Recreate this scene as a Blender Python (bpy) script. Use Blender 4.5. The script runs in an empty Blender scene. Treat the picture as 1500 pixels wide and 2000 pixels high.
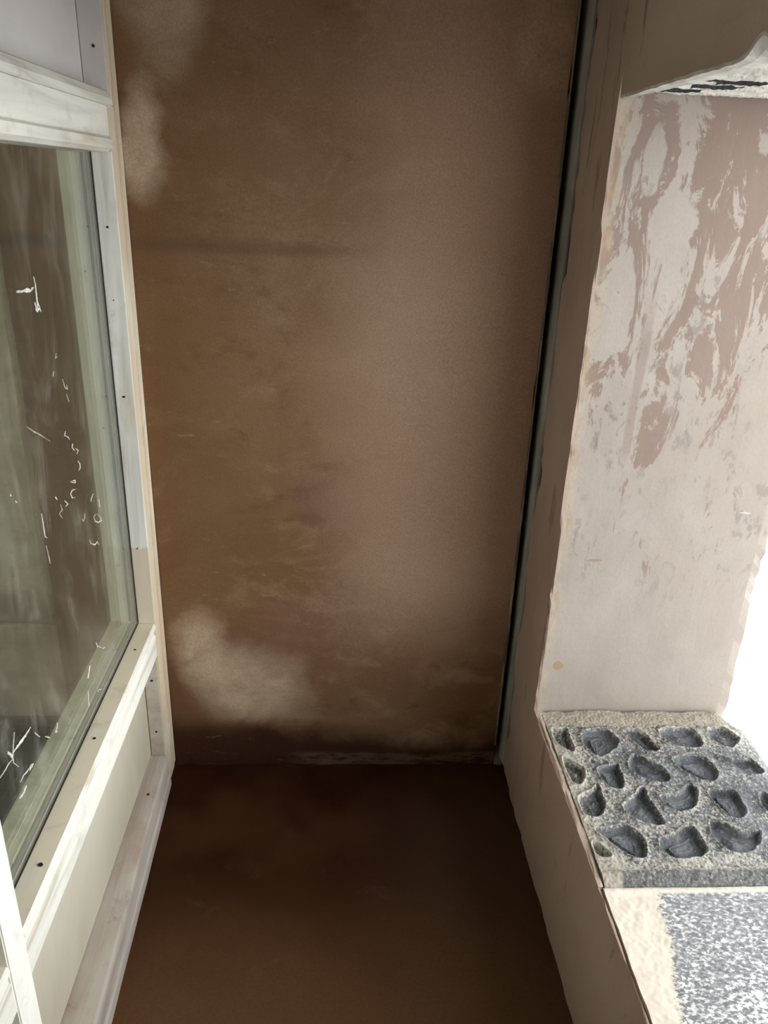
import bpy, bmesh, math, random
import numpy as np
from mathutils import Vector, Matrix, noise

random.seed(7)
scene = bpy.context.scene
COL = scene.collection
EYE = Vector((0.0, 0.0, 1.5))

# ------------------------------------------------------------------ camera
cam_data = bpy.data.cameras.new('camera')
cam = bpy.data.objects.new('camera', cam_data)
COL.objects.link(cam)
right = Vector((0.99823971, -0.04692385, 0.03627156))
up = Vector((-0.01497662, 0.39231665, 0.91970829))
fwd = Vector((0.05738619, 0.91863227, -0.39092330))
m = Matrix((right, up, -fwd)).transposed().to_4x4()
m.translation = EYE
cam.matrix_world = m
cam_data.sensor_fit = 'VERTICAL'
cam_data.sensor_height = 24.0
cam_data.lens = 1513.63 / 2000.0 * 24.0
cam_data.clip_start = 0.02
scene.camera = cam

# ------------------------------------------------------------------ light
SKY_BASE, SKY_GLOW = 3.0, 11.0
world = bpy.data.worlds.new('overcast_sky')
scene.world = world
world.use_nodes = True
bg = world.node_tree.nodes['Background']
bg.inputs['Color'].default_value = (0.94, 0.975, 1.0, 1)
bg.inputs['Strength'].default_value = 1.0
# bright hazy overcast, brightest low in the sky straight out of the window
wn, wl = world.node_tree.nodes, world.node_tree.links
w_co = wn.new('ShaderNodeTexCoord')
w_dot = wn.new('ShaderNodeVectorMath'); w_dot.operation = 'DOT_PRODUCT'
w_dot.inputs[1].default_value = Vector((0.94, -0.27, 0.20)).normalized()
wl.new(w_co.outputs['Generated'], w_dot.inputs[0])
w_max = wn.new('ShaderNodeMath'); w_max.operation = 'MAXIMUM'; w_max.inputs[1].default_value = 0.0
wl.new(w_dot.outputs['Value'], w_max.inputs[0])
w_pow = wn.new('ShaderNodeMath'); w_pow.operation = 'POWER'; w_pow.inputs[1].default_value = 14.0
wl.new(w_max.outputs[0], w_pow.inputs[0])
w_mad = wn.new('ShaderNodeMath'); w_mad.operation = 'MULTIPLY_ADD'
w_mad.inputs[1].default_value = SKY_GLOW; w_mad.inputs[2].default_value = SKY_BASE
wl.new(w_pow.outputs[0], w_mad.inputs[0])
wl.new(w_mad.outputs[0], bg.inputs['Strength'])

scene.view_settings.view_transform = 'Standard'
scene.view_settings.look = 'None'
scene.view_settings.exposure = 0.0
scene.view_settings.gamma = 1.0
scene.view_settings.use_curve_mapping = False
scene.cycles.max_bounces = 12
scene.cycles.diffuse_bounces = 8
scene.cycles.transparent_max_bounces = 16
scene.cycles.caustics_reflective = False
scene.cycles.caustics_refractive = False


# ------------------------------------------------------------------ node helpers
class NT:
    def __init__(self, name):
        self.mat = bpy.data.materials.new(name)
        self.mat.use_nodes = True
        self.t = self.mat.node_tree
        self.n = self.t.nodes
        self.bsdf = self.n['Principled BSDF']
        self.co = self.n.new('ShaderNodeTexCoord').outputs['Object']

    def link(self, a, b):
        self.t.links.new(a, b)

    def mapped(self, scale=(1, 1, 1), loc=(0, 0, 0), rot=(0, 0, 0), src=None):
        k = self.n.new('ShaderNodeMapping')
        self.link(src or self.co, k.inputs['Vector'])
        k.inputs['Scale'].default_value = scale
        k.inputs['Location'].default_value = loc
        k.inputs['Rotation'].default_value = rot
        return k.outputs['Vector']

    def noise(self, vec, scale, detail=6, rough=0.6, dist=0.0, out='Fac'):
        k = self.n.new('ShaderNodeTexNoise')
        self.link(vec, k.inputs['Vector'])
        k.inputs['Scale'].default_value = scale
        k.inputs['Detail'].default_value = detail
        k.inputs['Roughness'].default_value = rough
        k.inputs['Distortion'].default_value = dist
        return k.outputs[out]

    def ss(self, v, a, b, lo=0.0, hi=1.0):
        k = self.n.new('ShaderNodeMapRange')
        k.interpolation_type = 'SMOOTHSTEP'
        self.link(v, k.inputs['Value'])
        k.inputs['From Min'].default_value = a
        k.inputs['From Max'].default_value = b
        k.inputs['To Min'].default_value = lo
        k.inputs['To Max'].default_value = hi
        return k.outputs['Result']

    def math(self, op, a, b=None, c=None, clamp=False):
        k = self.n.new('ShaderNodeMath')
        k.operation = op
        k.use_clamp = clamp
        for i, v in enumerate((a, b, c)):
            if v is None:
                continue
            if isinstance(v, (int, float)):
                k.inputs[i].default_value = v
            else:
                self.link(v, k.inputs[i])
        return k.outputs[0]

    def mix(self, fac, a, b):
        k = self.n.new('ShaderNodeMix')
        k.data_type = 'RGBA'
        if isinstance(fac, (int, float)):
            k.inputs['Factor'].default_value = fac
        else:
            self.link(fac, k.inputs['Factor'])
        for s, v in (('A', a), ('B', b)):
            sock = [i for i in k.inputs if i.name == s and i.type == 'RGBA'][0]
            if isinstance(v, tuple):
                sock.default_value = (*v, 1)
            else:
                self.link(v, sock)
        return [o for o in k.outputs if o.type == 'RGBA'][0]

    def xyz(self, src=None):
        k = self.n.new('ShaderNodeSeparateXYZ')
        self.link(src or self.co, k.inputs[0])
        return k.outputs

    def attr(self, name):
        k = self.n.new('ShaderNodeAttribute')
        k.attribute_name = name
        return k.outputs['Fac']

    def blob(self, centre, size, warp=0.12, edge=(1.0, 0.55), scale=7.0):
        """soft-edged stain: 1 inside an ellipsoid whose outline is broken by noise"""
        n = self.noise(self.co, scale, 4, 0.6, out='Color')
        v = self.n.new('ShaderNodeVectorMath'); v.operation = 'MULTIPLY_ADD'
        self.link(n, v.inputs[0])
        v.inputs[1].default_value = (warp, warp, warp)
        v.inputs[2].default_value = tuple(-c - warp * 0.5 for c in centre)
        s = self.n.new('ShaderNodeVectorMath'); s.operation = 'ADD'
        self.link(v.outputs[0], s.inputs[0]); self.link(self.co, s.inputs[1])
        d = self.n.new('ShaderNodeVectorMath'); d.operation = 'DIVIDE'
        self.link(s.outputs[0], d.inputs[0]); d.inputs[1].default_value = size
        l = self.n.new('ShaderNodeVectorMath'); l.operation = 'LENGTH'
        self.link(d.outputs[0], l.inputs[0])
        return self.ss(l.outputs['Value'], edge[1], edge[0], 1.0, 0.0)

    def done(self, color, rough=0.85, bumps=(), spec=0.3):
        if isinstance(color, tuple):
            self.bsdf.inputs['Base Color'].default_value = (*color, 1)
        else:
            self.link(color, self.bsdf.inputs['Base Color'])
        if isinstance(rough, (int, float)):
            self.bsdf.inputs['Roughness'].default_value = rough
        else:
            self.link(rough, self.bsdf.inputs['Roughness'])
        self.bsdf.inputs['Specular IOR Level'].default_value = spec
        prev = None
        for h, st, dist in bumps:
            b = self.n.new('ShaderNodeBump')
            b.inputs['Strength'].default_value = st
            b.inputs['Distance'].default_value = dist
            self.link(h, b.inputs['Height'])
            if prev is not None:
                self.link(prev, b.inputs['Normal'])
            prev = b.outputs['Normal']
        if prev is not None:
            self.link(prev, self.bsdf.inputs['Normal'])
        return self.mat


# ------------------------------------------------------------------ materials
def mat_back_plaster():
    k = NT('damp_brown_plaster')
    big = k.noise(k.mapped((1, 1, .8)), 1.7, 5, .55)
    mid = k.noise(k.mapped((1, 1, 1.6)), 6, 9, .68, .45)
    c = k.mix(k.ss(big, .36, .66), (.185, .098, .042), (.285, .170, .098))
    c = k.mix(k.ss(mid, .47, .70, 0, .7), c, (.35, .225, .14))
    c = k.mix(k.ss(k.noise(k.mapped((1, 1, 1.8), (7, 2, 3)), 8, 9, .7, .4), .52, .72, 0, .6), c, (.12, .06, .025))
    red = k.noise(k.mapped((1, 1, .7), (3, 1, 4)), 3.2, 4, .5)
    c = k.mix(k.ss(red, .55, .72, 0, .5), c, (.24, .118, .09))
    x, y, z = k.xyz()
    # warmer, ochre plaster by the timber screen, darkened to reverse the light gradient
    c = k.mix(k.math('MULTIPLY', k.ss(x, .0, -.4), .62), c, (.16, .082, .028))
    # level line where two coats of plaster meet
    zz = k.math('ADD', z, k.math('MULTIPLY', mid, .02))
    ln = k.math('MULTIPLY', k.ss(zz, 1.352, 1.372), k.ss(zz, 1.40, 1.375))
    c = k.mix(k.math('MULTIPLY', ln, k.math('MULTIPLY', k.ss(big, .35, .55), .45)), c, (.09, .045, .025))
    c = k.mix(k.math('MULTIPLY', k.ss(k.math('ADD', x, k.math('MULTIPLY', big, .2)), .0, .30), k.ss(z, .3, .6, 0, .75)), c, (.46, .295, .205))  # right side painted lighter, standing in for light bounced off the screen
    # darker, redder ground low on the left, around the pale patch
    c = k.mix(k.math('MULTIPLY', k.ss(k.math('ADD', x, k.math('MULTIPLY', mid, .25)), .22, -.1), k.ss(k.math('ADD', z, k.math('MULTIPLY', big, .2)), .62, .40, 0, .6)), c, (.115, .050, .018))
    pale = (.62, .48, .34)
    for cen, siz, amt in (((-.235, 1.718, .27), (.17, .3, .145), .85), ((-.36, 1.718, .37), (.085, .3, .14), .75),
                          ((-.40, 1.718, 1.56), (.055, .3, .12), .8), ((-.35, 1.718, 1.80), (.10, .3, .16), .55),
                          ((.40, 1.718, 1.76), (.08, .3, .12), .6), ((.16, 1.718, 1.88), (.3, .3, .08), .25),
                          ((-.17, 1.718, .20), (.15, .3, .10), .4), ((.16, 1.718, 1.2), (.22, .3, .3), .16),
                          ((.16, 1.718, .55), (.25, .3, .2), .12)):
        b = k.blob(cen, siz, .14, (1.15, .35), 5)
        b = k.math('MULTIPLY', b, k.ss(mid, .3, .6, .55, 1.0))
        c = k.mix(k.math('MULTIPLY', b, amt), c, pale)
    # almost black-brown foot of the wall with a scraped lighter rim on the right
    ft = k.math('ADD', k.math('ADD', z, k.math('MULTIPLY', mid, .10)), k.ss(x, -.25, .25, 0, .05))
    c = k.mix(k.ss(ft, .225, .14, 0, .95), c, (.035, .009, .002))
    rim = k.math('MULTIPLY', k.ss(z, .05, .035), k.math('MULTIPLY', k.ss(x, -.16, -.05), k.ss(k.noise(k.mapped((2, 1, 9)), 7, 8, .7), .40, .56)))
    c = k.mix(k.math('MULTIPLY', rim, .6), c, (.20, .135, .085))
    # trowel scuffs: short pale horizontal marks
    sc = k.noise(k.mapped((4, 1, 13), rot=(0, .12, 0)), 3.4, 10, .78, .35)
    c = k.mix(k.ss(sc, .58, .74, 0, .55), c, (.46, .34, .23))
    sv = k.noise(k.mapped((22, 1, 2)), 2.0, 7, .7, .6)
    c = k.mix(k.ss(sv, .64, .78, 0, .18), c, (.40, .29, .21))
    fine = k.noise(k.co, 230, 3, .75)
    c = k.mix(k.ss(fine, .32, .68, 0, .27), c, (.075, .038, .02))
    return k.done(c, k.ss(mid, .3, .7, .72, .9), ((mid, .15, .01), (sc, .05, .004), (fine, .14, .0015)), .25)


def mat_floor():
    k = NT('dark_brown_screed')
    big = k.noise(k.mapped((1, 1, 1)), 2.6, 5, .55)
    mid = k.noise(k.mapped((1, 1, 1)), 9, 8, .65, .8)
    x, y, z = k.xyz()
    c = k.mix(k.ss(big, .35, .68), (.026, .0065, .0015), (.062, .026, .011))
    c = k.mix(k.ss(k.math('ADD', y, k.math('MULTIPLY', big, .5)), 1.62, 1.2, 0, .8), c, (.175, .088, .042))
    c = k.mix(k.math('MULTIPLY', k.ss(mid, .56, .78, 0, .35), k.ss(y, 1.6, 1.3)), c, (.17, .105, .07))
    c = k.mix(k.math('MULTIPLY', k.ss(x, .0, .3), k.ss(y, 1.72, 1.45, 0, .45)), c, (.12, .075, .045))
    sc = k.noise(k.mapped((14, 3, 1)), 2.2, 9, .76, .3)
    c = k.mix(k.ss(sc, .67, .78, 0, .35), c, (.4, .29, .2))
    fine = k.noise(k.co, 150, 3, .7)
    c = k.mix(k.ss(fine, .3, .7, 0, .2), c, (.04, .018, .01))
    return k.done(c, k.ss(mid, .3, .7, .5, .8), ((mid, .12, .01), (fine, .12, .0015)), .08)


def mat_pink_plaster():
    k = NT('pink_plaster')
    x, y, z = k.xyz()
    big = k.noise(k.mapped((1, 1, .7)), 3.0, 5, .55)
    mid = k.noise(k.mapped((1, 1, .5)), 9, 9, .66, .9)
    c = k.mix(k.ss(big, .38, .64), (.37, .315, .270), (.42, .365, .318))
    # damp darker trowel patches, drawn out downwards, mostly in the upper half
    hgt = k.ss(k.math('ADD', z, k.math('MULTIPLY', big, .5)), .75, 1.95)
    pat = k.noise(k.mapped((1.0, 1.0, .40), (1.3, .2, .4), (0, .42, 0)), 15, 9, .68, .7)
    rag = k.noise(k.mapped((1, 1, .5)), 70, 6, .7)
    thr = k.math('ADD', k.math('ADD', pat, k.math('MULTIPLY', hgt, .19)), k.math('MULTIPLY', rag, .10))
    wet = k.ss(thr, .685, .715)
    lowcut = k.ss(k.math('ADD', z, k.math('MULTIPLY', mid, .3)), .74, .98)
    wet = k.math('MULTIPLY', wet, lowcut)
    lobe = k.math('MAXIMUM', k.blob((.546, 1.48, 1.552), (.021, .2, .062), .02, (1.0, .85), 40), k.blob((.60, 1.48, 1.44), (.05, .2, .07), .05, (1.0, .85), 30))
    wet = k.math('MULTIPLY', wet, k.math('SUBTRACT', 1.0, lobe))
    c = k.mix(k.math('MULTIPLY', wet, .78), c, (.235, .158, .128))
    # fine speckled skim showing grey
    spk = k.noise(k.mapped((1, 1, .45)), 46, 8, .72, .5)
    zone = k.math('MULTIPLY', k.ss(k.noise(k.co, 4.5, 3, .5), .42, .58), lowcut)
    c = k.mix(k.math('MULTIPLY', k.ss(spk, .53, .60), k.math('MULTIPLY', zone, .7)), c, (.255, .215, .185))
    # two long vertical drag lines
    wv = k.math('ADD', x, k.math('MULTIPLY', mid, .035))
    dr = k.math('MULTIPLY', k.ss(wv, .588, .594), k.ss(wv, .612, .606))
    dr = k.math('MULTIPLY', dr, k.math('MULTIPLY', k.ss(z, .98, 1.02), k.ss(z, 1.36, 1.2)))
    c = k.mix(k.math('MULTIPLY', dr, .6), c, (.28, .205, .175))
    # worn pale and ochre plaster along the arris beside the corner
    ar = k.math('MULTIPLY', k.ss(k.math('ADD', x, k.math('MULTIPLY', mid, .05)), .528, .500), k.ss(y, 1.50, 1.485))
    c = k.mix(k.math('MULTIPLY', ar, k.ss(spk, .4, .6, .15, .75)), c, (.50, .42, .31))
    och = k.math('MULTIPLY', ar, k.ss(k.noise(k.mapped((1, 1, .5)), 20, 6, .7), .52, .6))
    c = k.mix(k.math('MULTIPLY', och, .55), c, (.38, .25, .15))
    # little brown chip low on the reveal
    c = k.mix(k.math('MULTIPLY', k.blob((.507, 1.48, .493), (.012, .05, .012), .012, (1.1, .9), 60), .7), c, (.36, .24, .13))
    # a brown scrape and a white nick, both level
    c = k.mix(k.math('MULTIPLY', k.blob((.552, 1.48, .763), (.021, .05, .0045), .006, (1.1, .6), 90), .6), c, (.27, .19, .12))
    c = k.mix(k.math('MULTIPLY', k.blob((.863, 1.48, .88), (.016, .05, .0028), .005, (1.1, .5), 90), .6), c, (.62, .60, .56))
    # passage side: same plaster, browner, lightened against its shade, with dark runs
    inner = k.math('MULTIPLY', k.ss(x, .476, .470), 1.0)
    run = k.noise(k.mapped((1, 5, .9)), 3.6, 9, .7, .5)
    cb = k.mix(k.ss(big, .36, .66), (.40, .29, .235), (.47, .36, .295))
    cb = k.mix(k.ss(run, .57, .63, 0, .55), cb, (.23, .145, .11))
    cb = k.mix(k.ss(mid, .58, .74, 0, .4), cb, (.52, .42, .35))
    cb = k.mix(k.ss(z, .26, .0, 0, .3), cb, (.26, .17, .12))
    cb = k.mix(k.math('MULTIPLY', k.ss(k.math('ADD', z, k.math('MULTIPLY', big, .15)), 1.62, 1.82), k.ss(y, 1.62, 1.25)), cb, (.60, .48, .40))  # upper wall lightened in the colour for missing bounce light
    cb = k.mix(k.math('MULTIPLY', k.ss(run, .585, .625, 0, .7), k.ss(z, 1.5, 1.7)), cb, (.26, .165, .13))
    # pale line painted where the plaster edge along the grey strip catches light
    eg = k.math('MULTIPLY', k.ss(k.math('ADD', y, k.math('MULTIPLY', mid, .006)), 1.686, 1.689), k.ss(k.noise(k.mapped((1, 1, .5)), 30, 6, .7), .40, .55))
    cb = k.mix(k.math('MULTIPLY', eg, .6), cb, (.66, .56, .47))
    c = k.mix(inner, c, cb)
    fine = k.noise(k.co, 170, 3, .7)
    c = k.mix(k.ss(fine, .3, .75, 0, .1), c, (.2, .14, .11))
    return k.done(c, .88, ((pat, .1, .004), (spk, .15, .003), (fine, .14, .0012)), .25)


def mat_plain(name, a, b, scale=8, rough=.85, bump=.2, spec=.3, stretch=(1, 1, 1)):
    k = NT(name)
    n = k.noise(k.mapped(stretch), scale, 7, .65, .6)
    f = k.noise(k.co, 120, 3, .7)
    c = k.mix(k.ss(n, .35, .68), a, b)
    return k.done(c, rough, ((n, bump, .004), (f, bump * .6, .001)), spec)


def mat_timber(name, stretch, tan=.4, white=(.80, .785, .69), tan_c=(.50, .405, .285), cut=None, dirt=.25):
    """bare softwood under a thin brushed white primer"""
    k = NT(name)
    lng = tuple(stretch)
    g = k.noise(k.mapped(tuple(s * 1.0 for s in lng)), 26, 8, .62, .7)
    b = k.noise(k.mapped(tuple(.25 + .5 * s for s in lng)), 6.5, 5, .6, .5)
    c = k.mix(k.ss(g, .36, .66), white, tuple(w * .80 for w in white))
    c = k.mix(k.ss(b, .63 - tan * .35, .74 - tan * .3, 0, .85), c, tan_c)
    c = k.mix(k.ss(g, .56, .70, 0, .5), c, tuple(t * .82 for t in tan_c))
    x, y, z = k.xyz()
    if cut is not None:
        zz = k.math('ADD', z, k.math('MULTIPLY', b, .06))
        msk = k.ss(zz, cut + .031, cut + .026)
        c = k.mix(k.math('MULTIPLY', msk, .8), c, tan_c)
    d = k.noise(k.co, 14, 8, .7, .4)
    c = k.mix(k.ss(d, .55, .72, 0, dirt * 1.3), c, (.32, .27, .22))
    f = k.noise(k.mapped(lng), 130, 3, .7)
    return k.done(c, .62, ((g, .22, .002), (f, .12, .0008)), .35)


def mat_carved_stone():
    k = NT('weathered_dark_stone')
    x, y, z = k.xyz()
    n = k.noise(k.co, 16, 8, .65, .5)
    f = k.noise(k.mapped((1.2, 1, 1)), 150, 6, .78, .2)
    low = k.noise(k.co, 7, 4, .55)
    c = k.mix(k.ss(n, .35, .68), (.022, .027, .034), (.135, .148, .160))
    f2 = k.noise(k.co, 230, 4, .75)
    c = k.mix(k.ss(f2, .57, .66, 0, .7), c, (.38, .385, .36))
    lime = k.math('ADD', k.math('MULTIPLY', k.attr('ridge'), .12), k.math('MULTIPLY', low, .26))
    edge = k.math('ADD', k.ss(x, .56, .485, 0, .13), k.ss(y, 1.07, 1.02, 0, .07))
    v = k.math('ADD', k.math('ADD', f, lime), edge)
    c = k.mix(k.ss(v, .73, .83, 0, .85), c, (.50, .465, .375))
    c = k.mix(k.math('MULTIPLY', k.ss(k.noise(k.mapped((1, 1, 1), (2, 5, 1)), 75, 6, .75), .54, .62), k.math('MULTIPLY', k.attr('ridge'), .75)), c, (.03, .034, .038))
    # plain cement border at the left and far edges
    xe = k.math('ADD', x, k.math('MULTIPLY', n, .02))
    ye = k.math('ADD', y, k.math('MULTIPLY', n, .02))
    bord = k.math('MAXIMUM', k.ss(xe, .500, .492), k.ss(ye, 1.424, 1.432))
    bord = k.math('MAXIMUM', bord, k.math('MULTIPLY', k.ss(xe, .53, .52), k.ss(ye, 1.045, 1.03)))
    c = k.mix(k.math('MULTIPLY', bord, k.ss(f, .3, .6, .55, .95)), c, (.40, .345, .265))
    # bare dark roll on the near edge
    roll = k.math('MULTIPLY', k.ss(y, 1.014, 1.006), k.ss(xe, .518, .528))
    c = k.mix(k.math('MULTIPLY', roll, k.ss(f, .62, .5, .35, .95)), c, (.055, .055, .055))
    return k.done(c, .42, ((n, .3, .004), (f, .8, .003)), .8)


def mat_sill_stone():
    k = NT('pitted_grey_stone')
    x, y, z = k.xyz()
    n = k.noise(k.co, 9, 7, .62, .3)
    f = k.noise(k.mapped((1.0, 1.6, 1), rot=(0, 0, .6)), 120, 6, .66, .3)
    c = k.mix(k.ss(f, .35, .6), (.16, .165, .17), (.36, .365, .37))
    v = k.math('ADD', f, k.math('MULTIPLY', n, .30))
    v = k.math('ADD', v, k.ss(y, .95, .70, 0, .07))
    c = k.mix(k.ss(v, .68, .76, 0, .8), c, (.80, .79, .76))
    # cement smeared over the inner margin, its edge running askew
    e = k.math('SUBTRACT', x, k.math('MULTIPLY', y, .248))
    e = k.math('ADD', e, k.math('MULTIPLY', k.math('SUBTRACT', n, .5), .05))
    e = k.math('ADD', e, k.math('MULTIPLY', k.math('SUBTRACT', f, .5), .03))
    m = k.math('MULTIPLY', k.ss(e, .368, .306), 1.0)
    m = k.ss(k.math('ADD', m, k.math('MULTIPLY', k.math('SUBTRACT', f, .5), 1.9)), .40, .60)
    m = k.math('MAXIMUM', m, k.ss(y, .966, .970, 0, .85))
    c = k.mix(k.math('MULTIPLY', m, .94), c, (.74, .66, .54))
    return k.done(c, .6, ((f, .22, .002), (n, .2, .004)), .4)


def mat_glass():
    k = NT('faintly_green_glass')
    n = k.n
    geo = n.new('ShaderNodeNewGeometry')
    ior = k.math('ADD', k.math('MULTIPLY', geo.outputs['Backfacing'], 1 / 1.5 - 1.5), 1.5)
    fr = n.new('ShaderNodeFresnel')
    k.link(ior, fr.inputs['IOR'])
    tr = n.new('ShaderNodeBsdfTransparent'); tr.inputs['Color'].default_value = (.968, .98, .95, 1)
    gl = n.new('ShaderNodeBsdfGlossy'); gl.inputs['Roughness'].default_value = .01
    mx = n.new('ShaderNodeMixShader')
    k.link(fr.outputs[0], mx.inputs[0]); k.link(tr.outputs[0], mx.inputs[1]); k.link(gl.outputs[0], mx.inputs[2])
    # thin film of builder's dust with wiped smears
    d = n.new('ShaderNodeBsdfDiffuse'); d.inputs['Color'].default_value = (.6, .56, .48, 1)
    s = k.noise(k.mapped((1, 2.2, .7), rot=(.3, 0, 0)), 5.5, 7, .65, 1.6)
    m2 = n.new('ShaderNodeMixShader')
    k.link(k.ss(s, .48, .75, .015, .11), m2.inputs[0])
    k.link(mx.outputs[0], m2.inputs[1]); k.link(d.outputs[0], m2.inputs[2])
    k.link(m2.outputs[0], n['Material Output'].inputs['Surface'])
    return k.mat


def mat_boards():
    k = NT('dark_floorboards')
    x, y, z = k.xyz()
    fr = k.math('FRACT', k.math('MULTIPLY', y, 8.0))
    gap = k.math('MAXIMUM', k.ss(fr, .04, .02), k.ss(fr, .96, .98))
    g = k.noise(k.mapped((1, 12, 1)), 5, 7, .6)
    c = k.mix(k.ss(g, .35, .65), (.045, .032, .02), (.09, .066, .04))
    c = k.mix(gap, c, (.008, .006, .005))
    return k.done(c, .6, ((g, .2, .003),), .3)


def mat_pier():
    k = NT('grey_damp_plaster')
    x, y, z = k.xyz()
    n = k.noise(k.co, 7, 8, .65, .6)
    f = k.noise(k.mapped((1, 1, 2)), 60, 6, .7)
    c = k.mix(k.ss(n, .38, .64), (.38, .365, .30), (.54, .52, .43))
    c = k.mix(k.ss(f, .56, .68, 0, .4), c, (.17, .165, .14))
    damp = k.blob((-.80, 1.70, .50), (.12, .3, .06), .05, (1.2, .3), 9)
    c = k.mix(k.math('MULTIPLY', damp, .75), c, (.05, .05, .045))
    return k.done(c, .85, ((n, .3, .01), (f, .3, .003)), .25)


M = dict(
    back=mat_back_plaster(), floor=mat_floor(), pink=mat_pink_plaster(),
    gap=mat_plain('black_gap_shade', (.012, .013, .015), (.03, .032, .036), 12),  # black stands in for the shade inside deep gaps
    strip=mat_plain('grey_undercoat_plaster', (.25, .235, .205), (.42, .385, .335), 12, stretch=(1, 1, .3)),
    bead=mat_plain('pale_stop_bead', (.12, .085, .06), (.33, .26, .20), 30, stretch=(1, 1, .3)),
    lip=mat_plain('crumbled_mortar', (.13, .10, .075), (.24, .19, .15), 30, bump=.6),
    timber_v=mat_timber('primed_timber_upright', (1, 1, .07), .72, (.76, .70, .56), (.64, .52, .37)),
    post_v=mat_timber('white_primed_post', (1, 1, .07), .05, (.84, .83, .74), (.70, .62, .5)),
    timber_h=mat_timber('primed_timber_rail', (1, .07, 1), .30),
    sill_h=mat_timber('bare_timber_rail_top', (1, .07, 1), .75, (.92, .88, .73), (.86, .77, .58)),
    foot_h=mat_timber('grubby_primed_timber', (1, .1, 1), .5, (.58, .53, .46), (.44, .34, .28), dirt=.6),
    glaze_v=mat_timber('primed_glazing_bead', (1, 1, .07), .2, (.88, .87, .80), (.66, .54, .40), cut=.70),
    far_v=mat_timber('primed_timber_far_face', (1, 1, .07), .25, (.90, .89, .74), (.72, .66, .50)),
    panel=mat_plain('primed_panel_board', (.47, .43, .33), (.55, .51, .41), 3.0, .65, .12, stretch=(1, 1, .5)),
    panel_up=mat_plain('primed_upper_panel_board', (.56, .53, .51), (.63, .60, .57), 3.0, .65, .12),
    hole=mat_plain('dark_nail_hole', (.02, .016, .012), (.03, .025, .02), 30),
    spacer=mat_plain('grey_spacer_bar', (.30, .31, .29), (.36, .37, .35), 20, .5, .05),
    seal=mat_plain('black_sealant', (.012, .012, .012), (.02, .02, .02), 20, .6),
    glass=mat_glass(),
    paint=mat_plain('dried_plaster_splash', (.50, .46, .39), (.72, .69, .61), 60, .8),
    paint_thin=mat_plain('thin_dried_smear', (.36, .32, .25), (.48, .43, .34), 60, .8),
    stone=mat_carved_stone(), sill=mat_sill_stone(),
    lime=mat_plain('rough_lime_mortar', (.50, .465, .40), (.72, .69, .62), 22, .9, .5),
    boards=mat_boards(), pier=mat_pier(),
    skirt=mat_plain('dark_stained_skirting', (.035, .028, .02), (.07, .055, .038), 10, .5, .1, stretch=(.1, 1, 1)),
    ceil=mat_plain('bare_ceiling_plaster', (.56, .50, .45), (.64, .58, .52), 4),
)


# ------------------------------------------------------------------ mesh helpers
def link(name, me, mats, parent=None, smooth=False):
    if not isinstance(mats, (list, tuple)):
        mats = [mats]
    for a in mats:
        me.materials.append(a)
    if smooth:
        me.polygons.foreach_set('use_smooth', [True] * len(me.polygons))
    o = bpy.data.objects.new(name, me)
    COL.objects.link(o)
    if parent is not None:
        o.parent = parent
    return o


def structure(o, label=None, cat=None):
    o['kind'] = 'structure'
    if label:
        o['label'] = label
        o['category'] = cat
    return o


def thing(o, label, cat, group=None):
    o['label'] = label
    o['category'] = cat
    if group:
        o['group'] = group
    return o


def nv(p, f, seed=0.0):
    return noise.noise(Vector((p[0] * f + seed, p[1] * f - seed, p[2] * f + seed * .5)))


def ticks(vals, res):
    vals = sorted(set(round(v, 5) for v in vals))
    out = []
    for a, b in zip(vals, vals[1:]):
        n = max(1, int(round((b - a) / res)))
        out += [a + (b - a) * i / n for i in range(n)]
    return out + [vals[-1]]


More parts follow.
